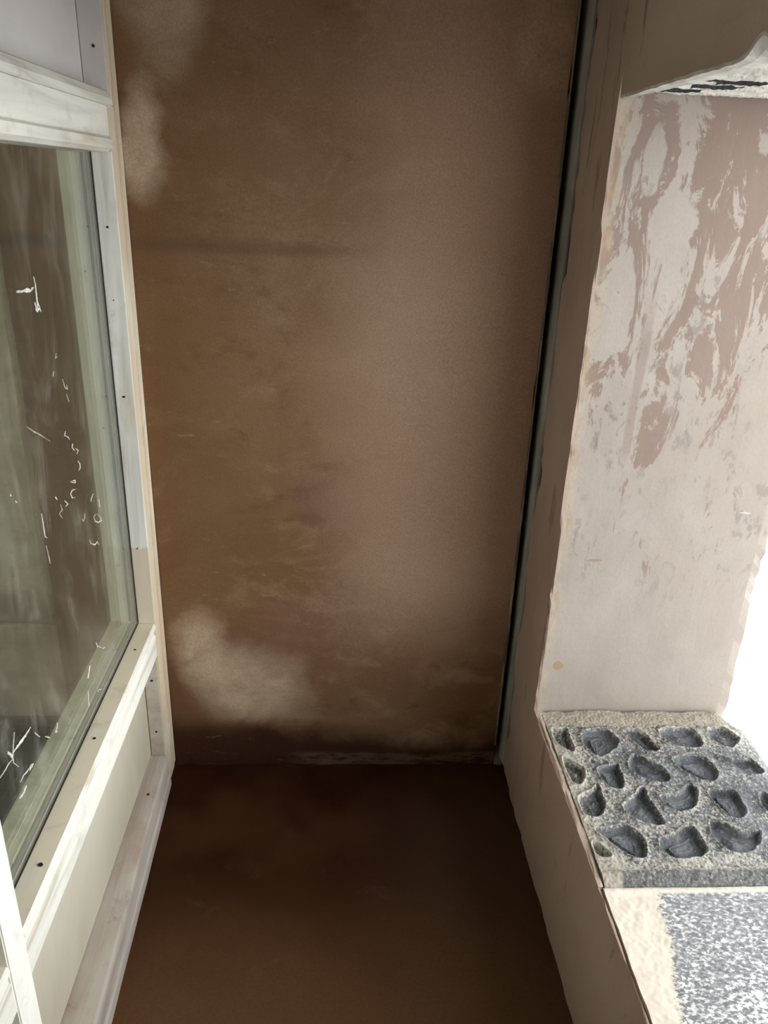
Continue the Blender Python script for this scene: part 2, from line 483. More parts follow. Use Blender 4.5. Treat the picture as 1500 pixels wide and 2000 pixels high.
def solid(name, boxes, mats, res=.05, amp=.002, wear=.002, matf=None, parent=None, freq=3.0, zres=None, nowear=None):
    """union of boxes as ONE closed skin, gently uneven, arrises worn back"""
    X = ticks([v for b in boxes for v in b[0:2]], res)
    Y = ticks([v for b in boxes for v in b[2:4]], res)
    Z = ticks([v for b in boxes for v in b[4:6]], zres or res)
    def ctr(T):
        T = np.array(T); return (T[1:] + T[:-1]) / 2
    cx, cy, cz = np.meshgrid(ctr(X), ctr(Y), ctr(Z), indexing='ij')
    S = np.zeros(cx.shape, bool)
    for b in boxes:
        S |= (cx > b[0]) & (cx < b[1]) & (cy > b[2]) & (cy < b[3]) & (cz > b[4]) & (cz < b[5])
    P = np.pad(S, 1)
    vid, verts, faces, norms = {}, [], [], []
    def V(i, j, k):
        key = (i, j, k)
        if key not in vid:
            vid[key] = len(verts); verts.append((X[i], Y[j], Z[k])); norms.append([0, 0, 0])
        return vid[key]
    for i, j, k in np.argwhere(S):
        for ax, sg in ((0, -1), (0, 1), (1, -1), (1, 1), (2, -1), (2, 1)):
            q = [i + 1, j + 1, k + 1]; q[ax] += sg
            if P[tuple(q)]:
                continue
            a = 1 if sg > 0 else 0
            if ax == 0:
                f = [(i + a, j, k), (i + a, j + 1, k), (i + a, j + 1, k + 1), (i + a, j, k + 1)]
            elif ax == 1:
                f = [(i, j + a, k), (i, j + a, k + 1), (i + 1, j + a, k + 1), (i + 1, j + a, k)]
            else:
                f = [(i, j, k + a), (i + 1, j, k + a), (i + 1, j + 1, k + a), (i, j + 1, k + a)]
            if sg < 0:
                f = f[::-1]
            ids = [V(*c) for c in f]
            for v in ids:
                norms[v][ax] = sg
            faces.append(ids)
    out = []
    for p, nn in zip(verts, norms):
        d = amp * nv(p, freq) + amp * .4 * nv(p, freq * 5, 3.1)
        n = Vector(nn)
        cnt = sum(1 for c in nn if c)
        w = Vector(p) + n * d
        if cnt >= 2 and not (nowear and nowear(p)):
            w -= n * wear * max(0.0, .35 + nv(p, 9, 1.7) + .9 * nv(p, 33, 5.2))
        out.append(w)
    me = bpy.data.meshes.new(name)
    me.from_pydata(out, [], faces)
    o = link(name, me, mats, parent)
    if matf:
        for pl in me.polygons:
            pl.material_index = matf(pl.center, pl.normal)
    return o


def box_bm(bm, x0, x1, y0, y1, z0, z1, mi=0):
    vs = [bm.verts.new(p) for p in ((x0, y0, z0), (x1, y0, z0), (x1, y1, z0), (x0, y1, z0), (x0, y0, z1), (x1, y0, z1), (x1, y1, z1), (x0, y1, z1))]
    for f in ((3, 2, 1, 0), (4, 5, 6, 7), (0, 1, 5, 4), (1, 2, 6, 5), (2, 3, 7, 6), (3, 0, 4, 7)):
        bm.faces.new([vs[i] for i in f]).material_index = mi


def disc_bm(bm, c, axis, r, mi):
    """a small ragged nail hole lying on a face"""
    c = Vector(c); n = Vector(axis).normalized()
    u = n.orthogonal().normalized(); v = n.cross(u)
    ring = [bm.verts.new(c + n * .0006 + (u * math.cos(a) + v * math.sin(a)) * r * random.uniform(.75, 1.2)) for a in [i * math.tau / 9 for i in range(9)]]
    back = [bm.verts.new(q.co - n * .0016) for q in ring]
    bm.faces.new(ring).material_index = mi
    bm.faces.new(back[::-1]).material_index = mi
    for i in range(9):
        bm.faces.new((ring[i - 1], back[i - 1], back[i], ring[i])).material_index = mi


def bm_obj(name, bm, mats, parent=None, bevel=0.0, holes=(), smooth=False):
    bm.normal_update()
    if bevel:
        bmesh.ops.bevel(bm, geom=list(bm.edges), offset=bevel, segments=2, affect='EDGES', clamp_overlap=True)
    for c, ax, r in holes:
        disc_bm(bm, c, ax, r, 1)
    bmesh.ops.recalc_face_normals(bm, faces=bm.faces)
    me = bpy.data.meshes.new(name)
    bm.to_mesh(me); bm.free()
    return link(name, me, mats, parent, smooth)


def timber(name, x0, x1, y0, y1, z0, z1, mat, parent, bevel=.0015, holes=()):
    bm = bmesh.new()
    box_bm(bm, x0, x1, y0, y1, z0, z1)
    return bm_obj(name, bm, [mat, M['hole']], parent, bevel, holes)


def profile(name, pts, y0, y1, mat, parent, shift=None, seg=24, holes=(), facemat=None):
    """moulding: (x,z) outline carried along y"""
    bm = bmesh.new()
    rows = []
    for s in range(seg + 1):
        y = y0 + (y1 - y0) * s / seg
        dx = shift(y) if shift else 0
        rows.append([bm.verts.new((x + (dx if front else 0) + .0006 * nv((x, y, z), 14), y, z + .0005 * nv((x, y, z), 11, 2))) for x, z, front in pts])
    n = len(pts)
    for a, b in zip(rows, rows[1:]):
        for i in range(n):
            f = bm.faces.new((a[i], a[(i + 1) % n], b[(i + 1) % n], b[i]))
            if facemat:
                f.material_index = facemat(i)
    bm.faces.new(rows[0]); bm.faces.new(rows[-1][::-1])
    return bm_obj(name, bm, mat if isinstance(mat, list) else [mat, M['hole']], parent, 0, holes)


# ------------------------------------------------------------------ the room
PX = .466                      # passage face of the right-hand wall
FZ = 2.4

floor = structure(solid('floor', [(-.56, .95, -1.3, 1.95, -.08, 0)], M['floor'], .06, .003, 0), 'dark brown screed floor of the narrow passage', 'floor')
ceiling = structure(solid('ceiling', [(-2.3, .93, -1.3, 1.95, FZ, FZ + .08)], M['ceil'], .2, 0, 0), 'pale bare plaster ceiling over the passage', 'ceiling')
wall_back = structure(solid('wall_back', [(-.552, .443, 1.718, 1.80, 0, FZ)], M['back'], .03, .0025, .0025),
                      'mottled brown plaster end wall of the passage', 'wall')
wall_front = structure(solid('wall_front', [(-2.3, .93, -1.38, -1.3, 0, FZ)], M['ceil'], .2, 0, 0), 'pale plaster wall facing the mottled end wall', 'wall')

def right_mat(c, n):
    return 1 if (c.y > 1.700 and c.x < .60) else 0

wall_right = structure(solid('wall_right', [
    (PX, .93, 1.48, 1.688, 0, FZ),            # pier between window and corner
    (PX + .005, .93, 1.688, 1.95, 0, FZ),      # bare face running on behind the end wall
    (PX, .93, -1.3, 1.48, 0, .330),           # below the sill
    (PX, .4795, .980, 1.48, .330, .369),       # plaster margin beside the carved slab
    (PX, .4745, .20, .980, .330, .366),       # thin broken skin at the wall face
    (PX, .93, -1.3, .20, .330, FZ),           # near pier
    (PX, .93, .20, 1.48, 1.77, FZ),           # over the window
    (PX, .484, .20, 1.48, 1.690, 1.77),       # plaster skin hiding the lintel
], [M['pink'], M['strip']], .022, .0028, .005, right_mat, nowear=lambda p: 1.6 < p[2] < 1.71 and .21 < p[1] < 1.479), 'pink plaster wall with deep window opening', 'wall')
gapback = structure(solid('wall_cavity_shade', [(.30, PX + .004, 1.86, 1.93, 0, FZ)], M['gap'], .1, 0, 0), 'black backing coloured as the shade deep inside the corner gap', 'wall')  # black colour deepens the shade in the gap
gapside = structure(solid('wall_cavity_shade', [(.425, .4405, 1.801, 1.859, 0, FZ)], M['gap'], .1, 0, 0), 'side of the corner gap behind the end wall, coloured black as shade', 'wall')
stop = structure(solid('trim_1', [(.4395, .4445, 1.714, 1.7175, .07, FZ), (.4432, .4452, 1.714, 1.80, .07, FZ)], M['bead'], .012, .0012, .001),
                 'thin pale plaster stop bead beside the dark corner gap', 'trim')

bm = bmesh.new()
rows = []
for i in range(81):
    z = .02 + (FZ - .02) * i / 80
    j = .0012 * nv((0, 0, z), 9) + .0006 * nv((0, 0, z), 40, 2)
    rows.append([bm.verts.new(p) for p in ((PX + .0045, 1.6895, z), (PX - .0005 + j, 1.6895, z), (.4590 + j, 1.736, z), (.4590 + j, 1.742, z), (PX + .0045, 1.742, z))])
for a, b in zip(rows, rows[1:]):
    for i in range(5):
        bm.faces.new((a[i], a[(i + 1) % 5], b[(i + 1) % 5], b[i]))
bm.faces.new(rows[0]); bm.faces.new(rows[-1][::-1])
structure(bm_obj('trim_2', bm, M['strip']), 'grey splayed strip between the dark corner gap and the pink wall', 'trim')

# crumbs of mortar plugging the foot of the corner gap
bm = bmesh.new()
bmesh.ops.create_grid(bm, x_segments=10, y_segments=26, size=.5)
for v in bm.verts:
    u, w = v.co.x + .5, v.co.y + .5
    z = .004 + .085 * w ** 1.5
    p = Vector((.4445 + .0255 * u, 1.712 + .05 * w + .010 * math.sin(u * 3.1) * (w - 1) * .5, z))
    p += Vector((0, 1, 1)) * (.006 * nv(p, 70) + .004 * nv(p, 160, 3))
    v.co = p
ret = bmesh.ops.extrude_face_region(bm, geom=list(bm.faces))
for v in [g for g in ret['geom'] if isinstance(g, bmesh.types.BMVert)]:
    v.co.z = -.002
    v.co.y = min(1.79, v.co.y + .02)
mortar = bm_obj('mortar_lump', bm, M['lip'], None, 0)
thing(mortar, 'crumbly grey-brown mortar plugging the foot of the dark corner gap', 'mortar')

# side room seen through the glazing
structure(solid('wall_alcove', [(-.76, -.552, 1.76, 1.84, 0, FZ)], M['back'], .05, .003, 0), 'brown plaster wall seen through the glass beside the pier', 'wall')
structure(solid('wall_pier', [(-1.5, -.722, 1.722, 1.84, .455, FZ), (-1.5, -.705, 1.716, 1.84, 0, .447), (-1.5, -.728, 1.735, 1.84, .44, .46)], M['pier'], .025, .005, .004),
          'grey rough plaster pier with a crack behind the glazing', 'wall')
structure(solid('wall_left', [(-2.38, -2.3, -1.3, -1.2, 0, FZ), (-2.38, -2.3, .3, 1.84, 0, FZ), (-2.38, -2.3, -1.2, .3, 0, .7), (-2.38, -2.3, -1.2, .3, 2.1, FZ), (-2.3, -1.5, 1.76, 1.84, 0, FZ)], M['pier'], .2, 0, 0), 'unseen grey outer wall of the room behind the glazing, with an opening added for light', 'wall')  # opening in this unseen wall added to light the glazing from behind
structure(solid('floor', [(-2.3, -.56, -1.3, 1.84, -.08, 0)], M['boards'], .2, 0, 0), 'dark floorboards of the room behind the glazing', 'floor')
bm = bmesh.new()
box_bm(bm, -1.5, -.700, 1.694, 1.713, 0, .15); box_bm(bm, -1.5, -.704, 1.700, 1.713, .15, .172)
structure(bm_obj('baseboard_back', bm, M['skirt'], None, .002), 'dark baseboard at the foot of the grey pier', 'baseboard')


# ------------------------------------------------------------------ glazed timber screen
XF, XB = -.443, -.545          # passage face, far face
XG = -.482                     # passage side of the glass
screen = bpy.data.objects.new('window_1', None)
screen.location = (0, 0, 0)
COL.objects.link(screen)
structure(screen, 'cream primed timber partition with a tall glazed light over a panel', 'window')

side = (0, -1, 0)
bm = bmesh.new()
box_bm(bm, XB, XF, 1.645, 1.7165, 0, 1.6155)
box_bm(bm, XB, XF, 1.671, 1.7165, 1.6150, FZ)
st = bm_obj('stile', bm, [M['timber_v'], M['hole']], screen, .0015)
# inner cheek of the far stile carries the glazing beads and nail holes
timber('glazing_bead', XG + .0015, XF + .0008, 1.6425, 1.6475, .499, 1.535, M['glaze_v'], screen, .0006,
       [((-.463, 1.6423, 1.40), side, .0026), ((-.463, 1.6423, 1.059), side, .0028), ((-.465, 1.6423, 1.26), side, .0014), ((-.466, 1.6423, .70), side, .0018)])
timber('glazing_bead', XB, -.4995, 1.642, 1.6475, .499, 1.535, M['far_v'], screen, .0008,
       [((-.515, 1.6418, 1.315), side, .0022), ((-.513, 1.6418, .989), side, .0022), ((-.513, 1.6418, .656), side, .0024)])
timber('panel_bead', XG + .0015, XF - .004, 1.641, 1.6475, .10, .408, M['foot_h'], screen, .001,
       [((-.462, 1.6408, .334), side, .003), ((-.463, 1.6408, .177), side, .003)])
timber('panel_bead', XG - .0058, XF - .001, 1.6645, 1.6725, 1.617, 2.3, M['panel_up'], screen, .001,
       [((-.463, 1.6637, 1.711), side, .003)])
timber('stile', XB, XF + .002, .752, .806, 0, FZ, M['post_v'], screen, .002)
timber('stile', XB, XF, -.16, -.10, 0, FZ, M['timber_v'], screen, .002)
# narrow fillet lines on the flat of the far stile
timber('stile_fillet', XF - .001, XF + .0035, 1.690, 1.7162, .02, FZ, M['timber_v'], screen, .0012)

T, F = True, False
midrail = [(XB, .408, F), (XF, .408, T), (XF, .462, T), (XF - .003, .466, T), (XF - .003, .479, T), (XF + .001, .482, T), (XF + .002, .488, T), (XF + .001, .494, T), (XF - .002, .497, T), (XB, .501, F)]
footrail = [(XB, 0, F), (XF + .006, 0, T), (XF + .006, .030, T), (XF + .002, .036, T), (XF + .001, .086, T), (XF - .002, .096, T), (XF - .018, .099, F), (XB, .102, F)]
for y0, y1, far in ((.806, 1.6445, 1), (-.10, .752, 0)):
    profile('middle_rail', midrail, y0, y1, [M['timber_h'], M['hole'], M['sill_h']], screen,
            holes=[((-.459, .923, .4985), (0, 0, 1), .0035), ((-.463, 1.223, .4985), (0, 0, 1), .003), ((-.461, 1.529, .4985), (0, 0, 1), .0022)] if far else (),
            facemat=lambda i: 2 if i == 8 else 0)
    profile('bottom_rail', footrail, y0, y1, [M['foot_h'], M['hole']], screen, shift=(lambda y: .022 * (1.645 - y) / .85) if far else (lambda y: .02),
            holes=[((-.457, 1.5, .1005), (0, 0, 1), .003)] if far else ())
    timber('upper_rail', XB, XF, y0, y1, 1.560, 1.613, M['timber_h'], screen, .002)
    # bead above the glass, and the sloped moulding under the upper panel
    profile('glazing_bead', [(XG, 1.534, T), (XF - .006, 1.534, T), (XF + .004, 1.541, T), (XF + .005, 1.556, T), (XF, 1.5605, T), (XG, 1.5605, T)], y0, y1 - .002, M['timber_h'], screen)
    profile('panel_moulding', [(XG, 1.612, T), (XF + .001, 1.6135, T), (XF + .006, 1.616, T), (XF + .005, 1.625, T), (XF - .004, 1.638, T), (XF - .022, 1.645, T), (XG, 1.646, T)], y0, y1 + (.018 if far else 0), M['timber_h'], screen)
    timber('top_rail', XB, XF, y0, y1, 2.30, FZ, M['timber_h'], screen, .002)
    timber('glazing_bead', XB, -.4995, y0, y1 - .003, .501, .507, M['far_v'], screen, .001)
    timber('lower_panel', XG - .010, XG, y0, y1 + .02 * 0, .102, .407, M['panel'], screen, .001)
    timber('upper_panel', XG - .018, XG - .006, y0, y1 + .0205 * far, 1.646, 2.30, M['panel_up'], screen, .001)
    # sealed double glazing: two panes, grey spacer, black sealant
    pane = timber('glass_pane', XG - .004, XG, y0 + .001, y1 - .0025, .5035, 1.5595, M['glass'], screen, 0)
    timber('glass_pane', XG - .017, XG - .013, y0 + .001, y1 - .0025, .5035, 1.5595, M['glass'], screen, 0)
    bm = bmesh.new()
    for a in ((y0, y0 + .004, .503, 1.534), (y1 - .0055, y1 - .0025, .503, 1.534), (y0, y1 - .003, .5015, .5055), (y0, y1 - .003, 1.532, 1.536)):
        box_bm(bm, XG - .0125, XG - .0045, *a)
    bm_obj('spacer_bar', bm, M['spacer'], screen)
    bm = bmesh.new()
    for a in ((y1 - .0045, y1 - .0025, .503, 1.534), (y0, y1 - .003, .4985, .5012)):
        box_bm(bm, XG, XG + .0014, *a)
    box_bm(bm, XG - .0185, XG - .0172, y1 - .0045, y1 - .0025, .503, 1.534)
    bm_obj('sealant_line', bm, M['seal'], screen)
    if far:
        main_pane = pane
structure(solid('wall_left', [(-.545, XF, -1.3, -.16, 0, FZ)], M['ceil'], .2, 0, 0), 'pale plaster wall continuing from the timber partition', 'wall')


def ribbon(name, pts, w, mat, parent, x):
    """a smear dried on the glass: thin raised streak with tapering, uneven width"""
    P = [Vector((x, a, b)) for a, b in pts]
    Q = []
    for i in range(len(P) - 1):
        for s in range(5):
            Q.append(P[i].lerp(P[i + 1], s / 5))
    Q.append(P[-1])
    bm = bmesh.new(); rows = []
    N = len(Q)
    for i, q in enumerate(Q):
        t = (Q[min(N - 1, i + 1)] - Q[max(0, i - 1)]).normalized()
        nrm = Vector((0, -t.z, t.y))
        ww = w * (.35 + .65 * math.sin(math.pi * (i + .6) / (N + .2))) * random.uniform(.6, 1.35)
        j = nrm * random.uniform(-.3, .3) * w
        rows.append([bm.verts.new(q + j - nrm * ww), bm.verts.new(q + j + Vector((.0009, 0, 0))), bm.verts.new(q + j + nrm * ww), bm.verts.new(q + j - Vector((.0004, 0, 0)))])
    for a, b in zip(rows, rows[1:]):
        for i in range(4):
            bm.faces.new((a[i], a[(i + 1) % 4], b[(i + 1) % 4], b[i]))
    bm.faces.new(rows[0]); bm.faces.new(rows[-1][::-1])
    return bm_obj(name, bm, mat, parent)

POCKETS = [[(0.4884, 1.4081), (0.5065, 1.4052), (0.5238, 1.4095), (0.5216, 1.3839), (0.5204, 1.359), (0.5214, 1.3295), (0.5087, 1.3362), (0.4932, 1.3537), (0.487, 1.3729)], [(0.5531, 1.3895), (0.5635, 1.3994), (0.588, 1.4051), (0.6108, 1.405), (0.6209, 1.3893), (0.6286, 1.367), (0.6241, 1.3533), (0.6041, 1.3371), (0.5845, 1.3213), (0.5687, 1.3175), (0.5588, 1.3267), (0.5516, 1.3454), (0.5488, 1.3644)], [(0.6517, 1.405), (0.6812, 1.4049), (0.6995, 1.392), (0.7017, 1.3723), (0.7058, 1.353), (0.7139, 1.3448), (0.7093, 1.3354), (0.6959, 1.3314), (0.6808, 1.3355), (0.6705, 1.3531), (0.6623, 1.3724)], [(0.7405, 1.4048), (0.7695, 1.4077), (0.8067, 1.409), (0.8146, 1.4004), (0.8188, 1.3832), (0.8191, 1.3664), (0.8127, 1.3472), (0.7966, 1.3445), (0.7679, 1.3473), (0.7525, 1.3556), (0.7422, 1.3722), (0.7355, 1.3891)], [(0.8518, 1.4061), (0.8718, 1.4119), (0.8925, 1.4104), (0.9011, 1.3916), (0.9135, 1.3773), (0.9016, 1.3606), (0.8806, 1.3442), (0.8632, 1.347), (0.8544, 1.3607), (0.848, 1.3803)], [(0.4894, 1.3113), (0.4981, 1.3035), (0.5085, 1.2958), (0.5192, 1.2831), (0.5244, 1.2706), (0.5197, 1.251), (0.5084, 1.2331), (0.4981, 1.2332), (0.4912, 1.2392), (0.4888, 1.2561), (0.486, 1.2783)], [(0.5549, 1.2779), (0.5724, 1.2828), (0.5953, 1.2877), (0.6025, 1.2877), (0.6003, 1.2652), (0.5984, 1.2385), (0.5903, 1.2196), (0.5752, 1.2208), (0.5624, 1.2292), (0.5536, 1.2508)], [(0.6319, 1.3003), (0.649, 1.321), (0.6635, 1.3079), (0.6831, 1.2924), (0.697, 1.2771), (0.6991, 1.2597), (0.6977, 1.2426), (0.6827, 1.2355), (0.6627, 1.238), (0.647, 1.2478), (0.6339, 1.2601), (0.6276, 1.2775)], [(0.7324, 1.3076), (0.7506, 1.314), (0.7766, 1.3192), (0.7994, 1.3125), (0.8097, 1.2943), (0.8109, 1.2689), (0.802, 1.2492), (0.7888, 1.2395), (0.7698, 1.2445), (0.7539, 1.2568), (0.7405, 1.2718), (0.7316, 1.2895)], [(0.8348, 1.3176), (0.8612, 1.3031), (0.8825, 1.3016), (0.9053, 1.3067), (0.9114, 1.286), (0.9138, 1.2658), (0.9004, 1.2572), (0.8802, 1.2598), (0.8659, 1.2711), (0.86, 1.2889), (0.8448, 1.2992)], [(0.4914, 1.1972), (0.5086, 1.204), (0.5259, 1.2107), (0.5366, 1.2294), (0.5413, 1.2223), (0.5383, 1.2014), (0.5404, 1.181), (0.5333, 1.1612), (0.5219, 1.1483), (0.5072, 1.1431), (0.4951, 1.1464), (0.4903, 1.1638), (0.4895, 1.1815)], [(0.58, 1.174), (0.5971, 1.1895), (0.6137, 1.2031), (0.6281, 1.2193), (0.6358, 1.2169), (0.6309, 1.1893), (0.6352, 1.1691), (0.6377, 1.1537), (0.6419, 1.1279), (0.6326, 1.1228), (0.6151, 1.124), (0.5979, 1.1305), (0.5828, 1.1434), (0.5764, 1.1586)], [(0.6631, 1.1958), (0.6844, 1.1979), (0.7043, 1.2047), (0.722, 1.2186), (0.7339, 1.2303), (0.7423, 1.2255), (0.743, 1.2067), (0.7279, 1.1794), (0.7162, 1.1639), (0.6984, 1.1575), (0.6818, 1.1576), (0.6678, 1.1688), (0.6612, 1.1822)], [(0.7702, 1.2135), (0.7986, 1.2109), (0.817, 1.2131), (0.8236, 1.2014), (0.8213, 1.1718), (0.8163, 1.1476), (0.8027, 1.1369), (0.7888, 1.1392), (0.7766, 1.1523), (0.7692, 1.1768), (0.7647, 1.1973)], [(0.8702, 1.201), (0.8835, 1.2033), (0.8891, 1.1939), (0.8921, 1.1734), (0.886, 1.1491), (0.867, 1.1515), (0.8609, 1.1692)], [(0.4831, 1.0788), (0.4935, 1.0767), (0.5024, 1.0649), (0.5096, 1.0533), (0.5111, 1.0437), (0.4998, 1.042), (0.4869, 1.045), (0.4826, 1.0613)], [(0.4965, 1.1128), (0.5183, 1.1106), (0.5395, 1.1165), (0.5595, 1.1184), (0.5736, 1.1079), (0.5831, 1.0895), (0.583, 1.0717), (0.5783, 1.0524), (0.5703, 1.0411), (0.5572, 1.0431), (0.5395, 1.0548), (0.5251, 1.0724), (0.5151, 1.0903)], [(0.6173, 1.0851), (0.6379, 1.0929), (0.6588, 1.1008), (0.6775, 1.115), (0.6914, 1.1169), (0.6965, 1.0983), (0.6957, 1.0742), (0.6959, 1.0566), (0.6822, 1.0434), (0.659, 1.0399), (0.6335, 1.0384), (0.6203, 1.048), (0.6145, 1.0654)], [(0.7336, 1.1291), (0.7525, 1.1289), (0.7683, 1.1099), (0.7858, 1.0953), (0.82, 1.1052), (0.817, 1.0929), (0.8001, 1.069), (0.7781, 1.0537), (0.759, 1.05), (0.7414, 1.0561), (0.7312, 1.0718), (0.7284, 1.0939)]]
SPLATS = [[(1.2804, 1.3455), (1.2831, 1.3297), (1.2802, 1.3105), (1.2907, 1.2907)], [(1.2817, 1.3142), (1.2785, 1.2942)], [(1.2051, 1.3311), (1.2305, 1.3301), (1.2605, 1.3271), (1.2742, 1.3292)], [(1.2705, 1.3079), (1.274, 1.294), (1.2878, 1.2952)], [(1.33, 1.079), (1.3226, 1.0739), (1.3384, 1.0651), (1.3446, 1.0593)], [(1.3572, 1.0476), (1.3521, 1.0415), (1.3629, 1.0321)], [(1.3694, 1.0338), (1.3813, 1.0259), (1.3711, 1.0225)], [(1.372, 1.0092), (1.3807, 1.0002), (1.381, 0.993), (1.3711, 0.9906)], [(1.3283, 0.9856), (1.3466, 0.9807), (1.345, 0.9763), (1.3205, 0.9876)], [(1.3487, 0.9628), (1.3249, 0.9691), (1.3152, 0.9661), (1.3204, 0.957), (1.3355, 0.9509)], [(1.4333, 0.9189), (1.4183, 0.9142), (1.4165, 0.9095)], [(1.4628, 0.8961), (1.4636, 0.8791)], [(1.3556, 0.9003), (1.3619, 0.8923), (1.3727, 0.896), (1.3724, 0.9036)], [(1.4344, 0.8759), (1.4206, 0.8753), (1.4265, 0.8638), (1.4437, 0.854), (1.4663, 0.8475), (1.4595, 0.8584), (1.4434, 0.872)], [(1.3821, 0.8434), (1.3881, 0.8329), (1.4103, 0.8201), (1.4242, 0.8202), (1.431, 0.8102)], [(1.1705, 1.1356), (1.1928, 1.1214), (1.2204, 1.106), (1.2548, 1.0845)], [(1.3339, 1.2147), (1.3262, 1.2077), (1.3368, 1.2089)], [(1.3473, 1.1677), (1.3542, 1.1507), (1.3657, 1.145), (1.3632, 1.153)], [(1.3576, 1.1379), (1.3654, 1.122)], [(1.3117, 1.1892), (1.3064, 1.1818)], [(1.1776, 0.9871), (1.1785, 0.9713), (1.1785, 0.9465), (1.1854, 0.9396)], [(1.1771, 0.9304), (1.1813, 0.9096), (1.1829, 0.8945)], [(1.2616, 0.9684), (1.2673, 0.9555), (1.2515, 0.9555), (1.2623, 0.9421)], [(1.2823, 0.9667), (1.297, 0.9547), (1.2832, 0.9546)], [(1.2439, 0.9899), (1.2509, 0.9814)], [(1.3481, 0.6333), (1.3512, 0.6228), (1.3761, 0.603)], [(1.3944, 0.5924), (1.3779, 0.5981)], [(1.2993, 0.6118), (1.2801, 0.5955)], [(1.2714, 0.5719), (1.266, 0.5398)], [(1.3187, 0.5349), (1.3289, 0.5337), (1.3463, 0.5223)], [(0.9636, 0.7223), (0.9523, 0.7031), (0.9458, 0.6913), (0.9454, 0.6801), (0.9581, 0.6612)], [(1.017, 0.6892), (0.9917, 0.6898), (0.9684, 0.6934), (0.9495, 0.6958)], [(0.9394, 0.6997), (0.9462, 0.6871), (0.9304, 0.6912), (0.9171, 0.6906), (0.8994, 0.6923)], [(0.9336, 0.7093), (0.9458, 0.6913)], [(1.1148, 0.621), (1.1119, 0.6134), (1.1005, 0.6106), (1.1114, 0.6051)], [(0.9993, 0.6312), (0.9841, 0.6313), (0.967, 0.6363), (0.9541, 0.6349)], [(0.9706, 0.6128), (0.957, 0.6101), (0.942, 0.614)], [(1.0042, 0.6269), (0.9889, 0.627)], [(1.0276, 0.6706), (1.0315, 0.6634), (1.0422, 0.6495)], [(1.0605, 0.6357), (1.0781, 0.618)], [(1.0782, 1.0608), (1.0804, 1.0566)], [(1.0913, 1.0449), (1.0953, 1.0399)]]
for i, s in enumerate(SPLATS):
    big = i in (0, 1, 2, 3, 27, 31, 33, 36, 37)
    thin = i in (15, 16, 17, 18, 19, 21, 12, 22)
    ribbon('dried_splash', s, .0025 if big else (.0012 if not thin else .0011), M['paint_thin'] if thin else M['paint'], main_pane, XG + .0003)


# ------------------------------------------------------------------ carved slab on the sill
def height_slab(name, x0, x1, y0, y1, step, hf, zb, mat, attr=None):
    nx = int(round((x1 - x0) / step)) + 1; ny = int(round((y1 - y0) / step)) + 1
    xs = np.linspace(x0, x1, nx); ys = np.linspace(y0, y1, ny)
    XX, YY = np.meshgrid(xs, ys, indexing='ij')
    X2, Y2, ZZ, RR = hf(XX, YY)
    top = np.stack([X2, Y2, ZZ], -1).reshape(-1, 3)
    idx = np.arange(nx * ny).reshape(nx, ny)
    faces = np.stack([idx[:-1, :-1], idx[1:, :-1], idx[1:, 1:], idx[:-1, 1:]], -1).reshape(-1, 4).tolist()
    rim = list(idx[:, 0]) + list(idx[-1, 1:]) + list(idx[-2::-1, -1]) + list(idx[0, -2:0:-1])
    verts = top.tolist()
    low = []
    for r in rim:
        low.append(len(verts)); verts.append((top[r][0], top[r][1], zb))
    n = len(rim)
    for i in range(n):
        faces.append([int(rim[i]), low[i], low[(i + 1) % n], int(rim[(i + 1) % n])])
    faces.append(low[::-1])
    me = bpy.data.meshes.new(name)
    me.from_pydata(verts, [], faces)
    if attr:
        a = me.attributes.new(attr, 'FLOAT', 'POINT')
        a.data.foreach_set('value', list(RR.reshape(-1)) + [1.0] * n)
    return link(name, me, mat, None, False)


def sdf(poly, XX, YY):
    P = np.array(poly); Q = np.roll(P, -1, 0)
    best = np.full(XX.shape, 9.0); ins = np.zeros(XX.shape, bool)
    for (ax, ay), (bx, by) in zip(P, Q):
        dx, dy = bx - ax, by - ay
        t = np.clip(((XX - ax) * dx + (YY - ay) * dy) / (dx * dx + dy * dy + 1e-12), 0, 1)
        best = np.minimum(best, np.hypot(XX - ax - t * dx, YY - ay - t * dy))
        c = ((ay > YY) != (by > YY)) & (XX < (bx - ax) * (YY - ay) / (by - ay + 1e-12) + ax)
        ins ^= c
    return np.where(ins, best, -best)


def chaikin(P, n=2):
    for _ in range(n):
        Q = []
        for a, b in zip(P, P[1:] + P[:1]):
            Q += [(a[0] * .75 + b[0] * .25, a[1] * .75 + b[1] * .25), (a[0] * .25 + b[0] * .75, a[1] * .25 + b[1] * .75)]
        P = Q
    return P


def smooth(a, b, x):
    t = np.clip((x - a) / (b - a), 0, 1)
    return t * t * (3 - 2 * t)


def vnoise(XX, YY, f, s=0.0):
    out = np.empty(XX.shape)
    it = np.nditer([XX, YY], flags=['multi_index'])
    for a, b in it:
        out[it.multi_index] = noise.noise(Vector((float(a) * f + s, float(b) * f - s, s)))
    return out


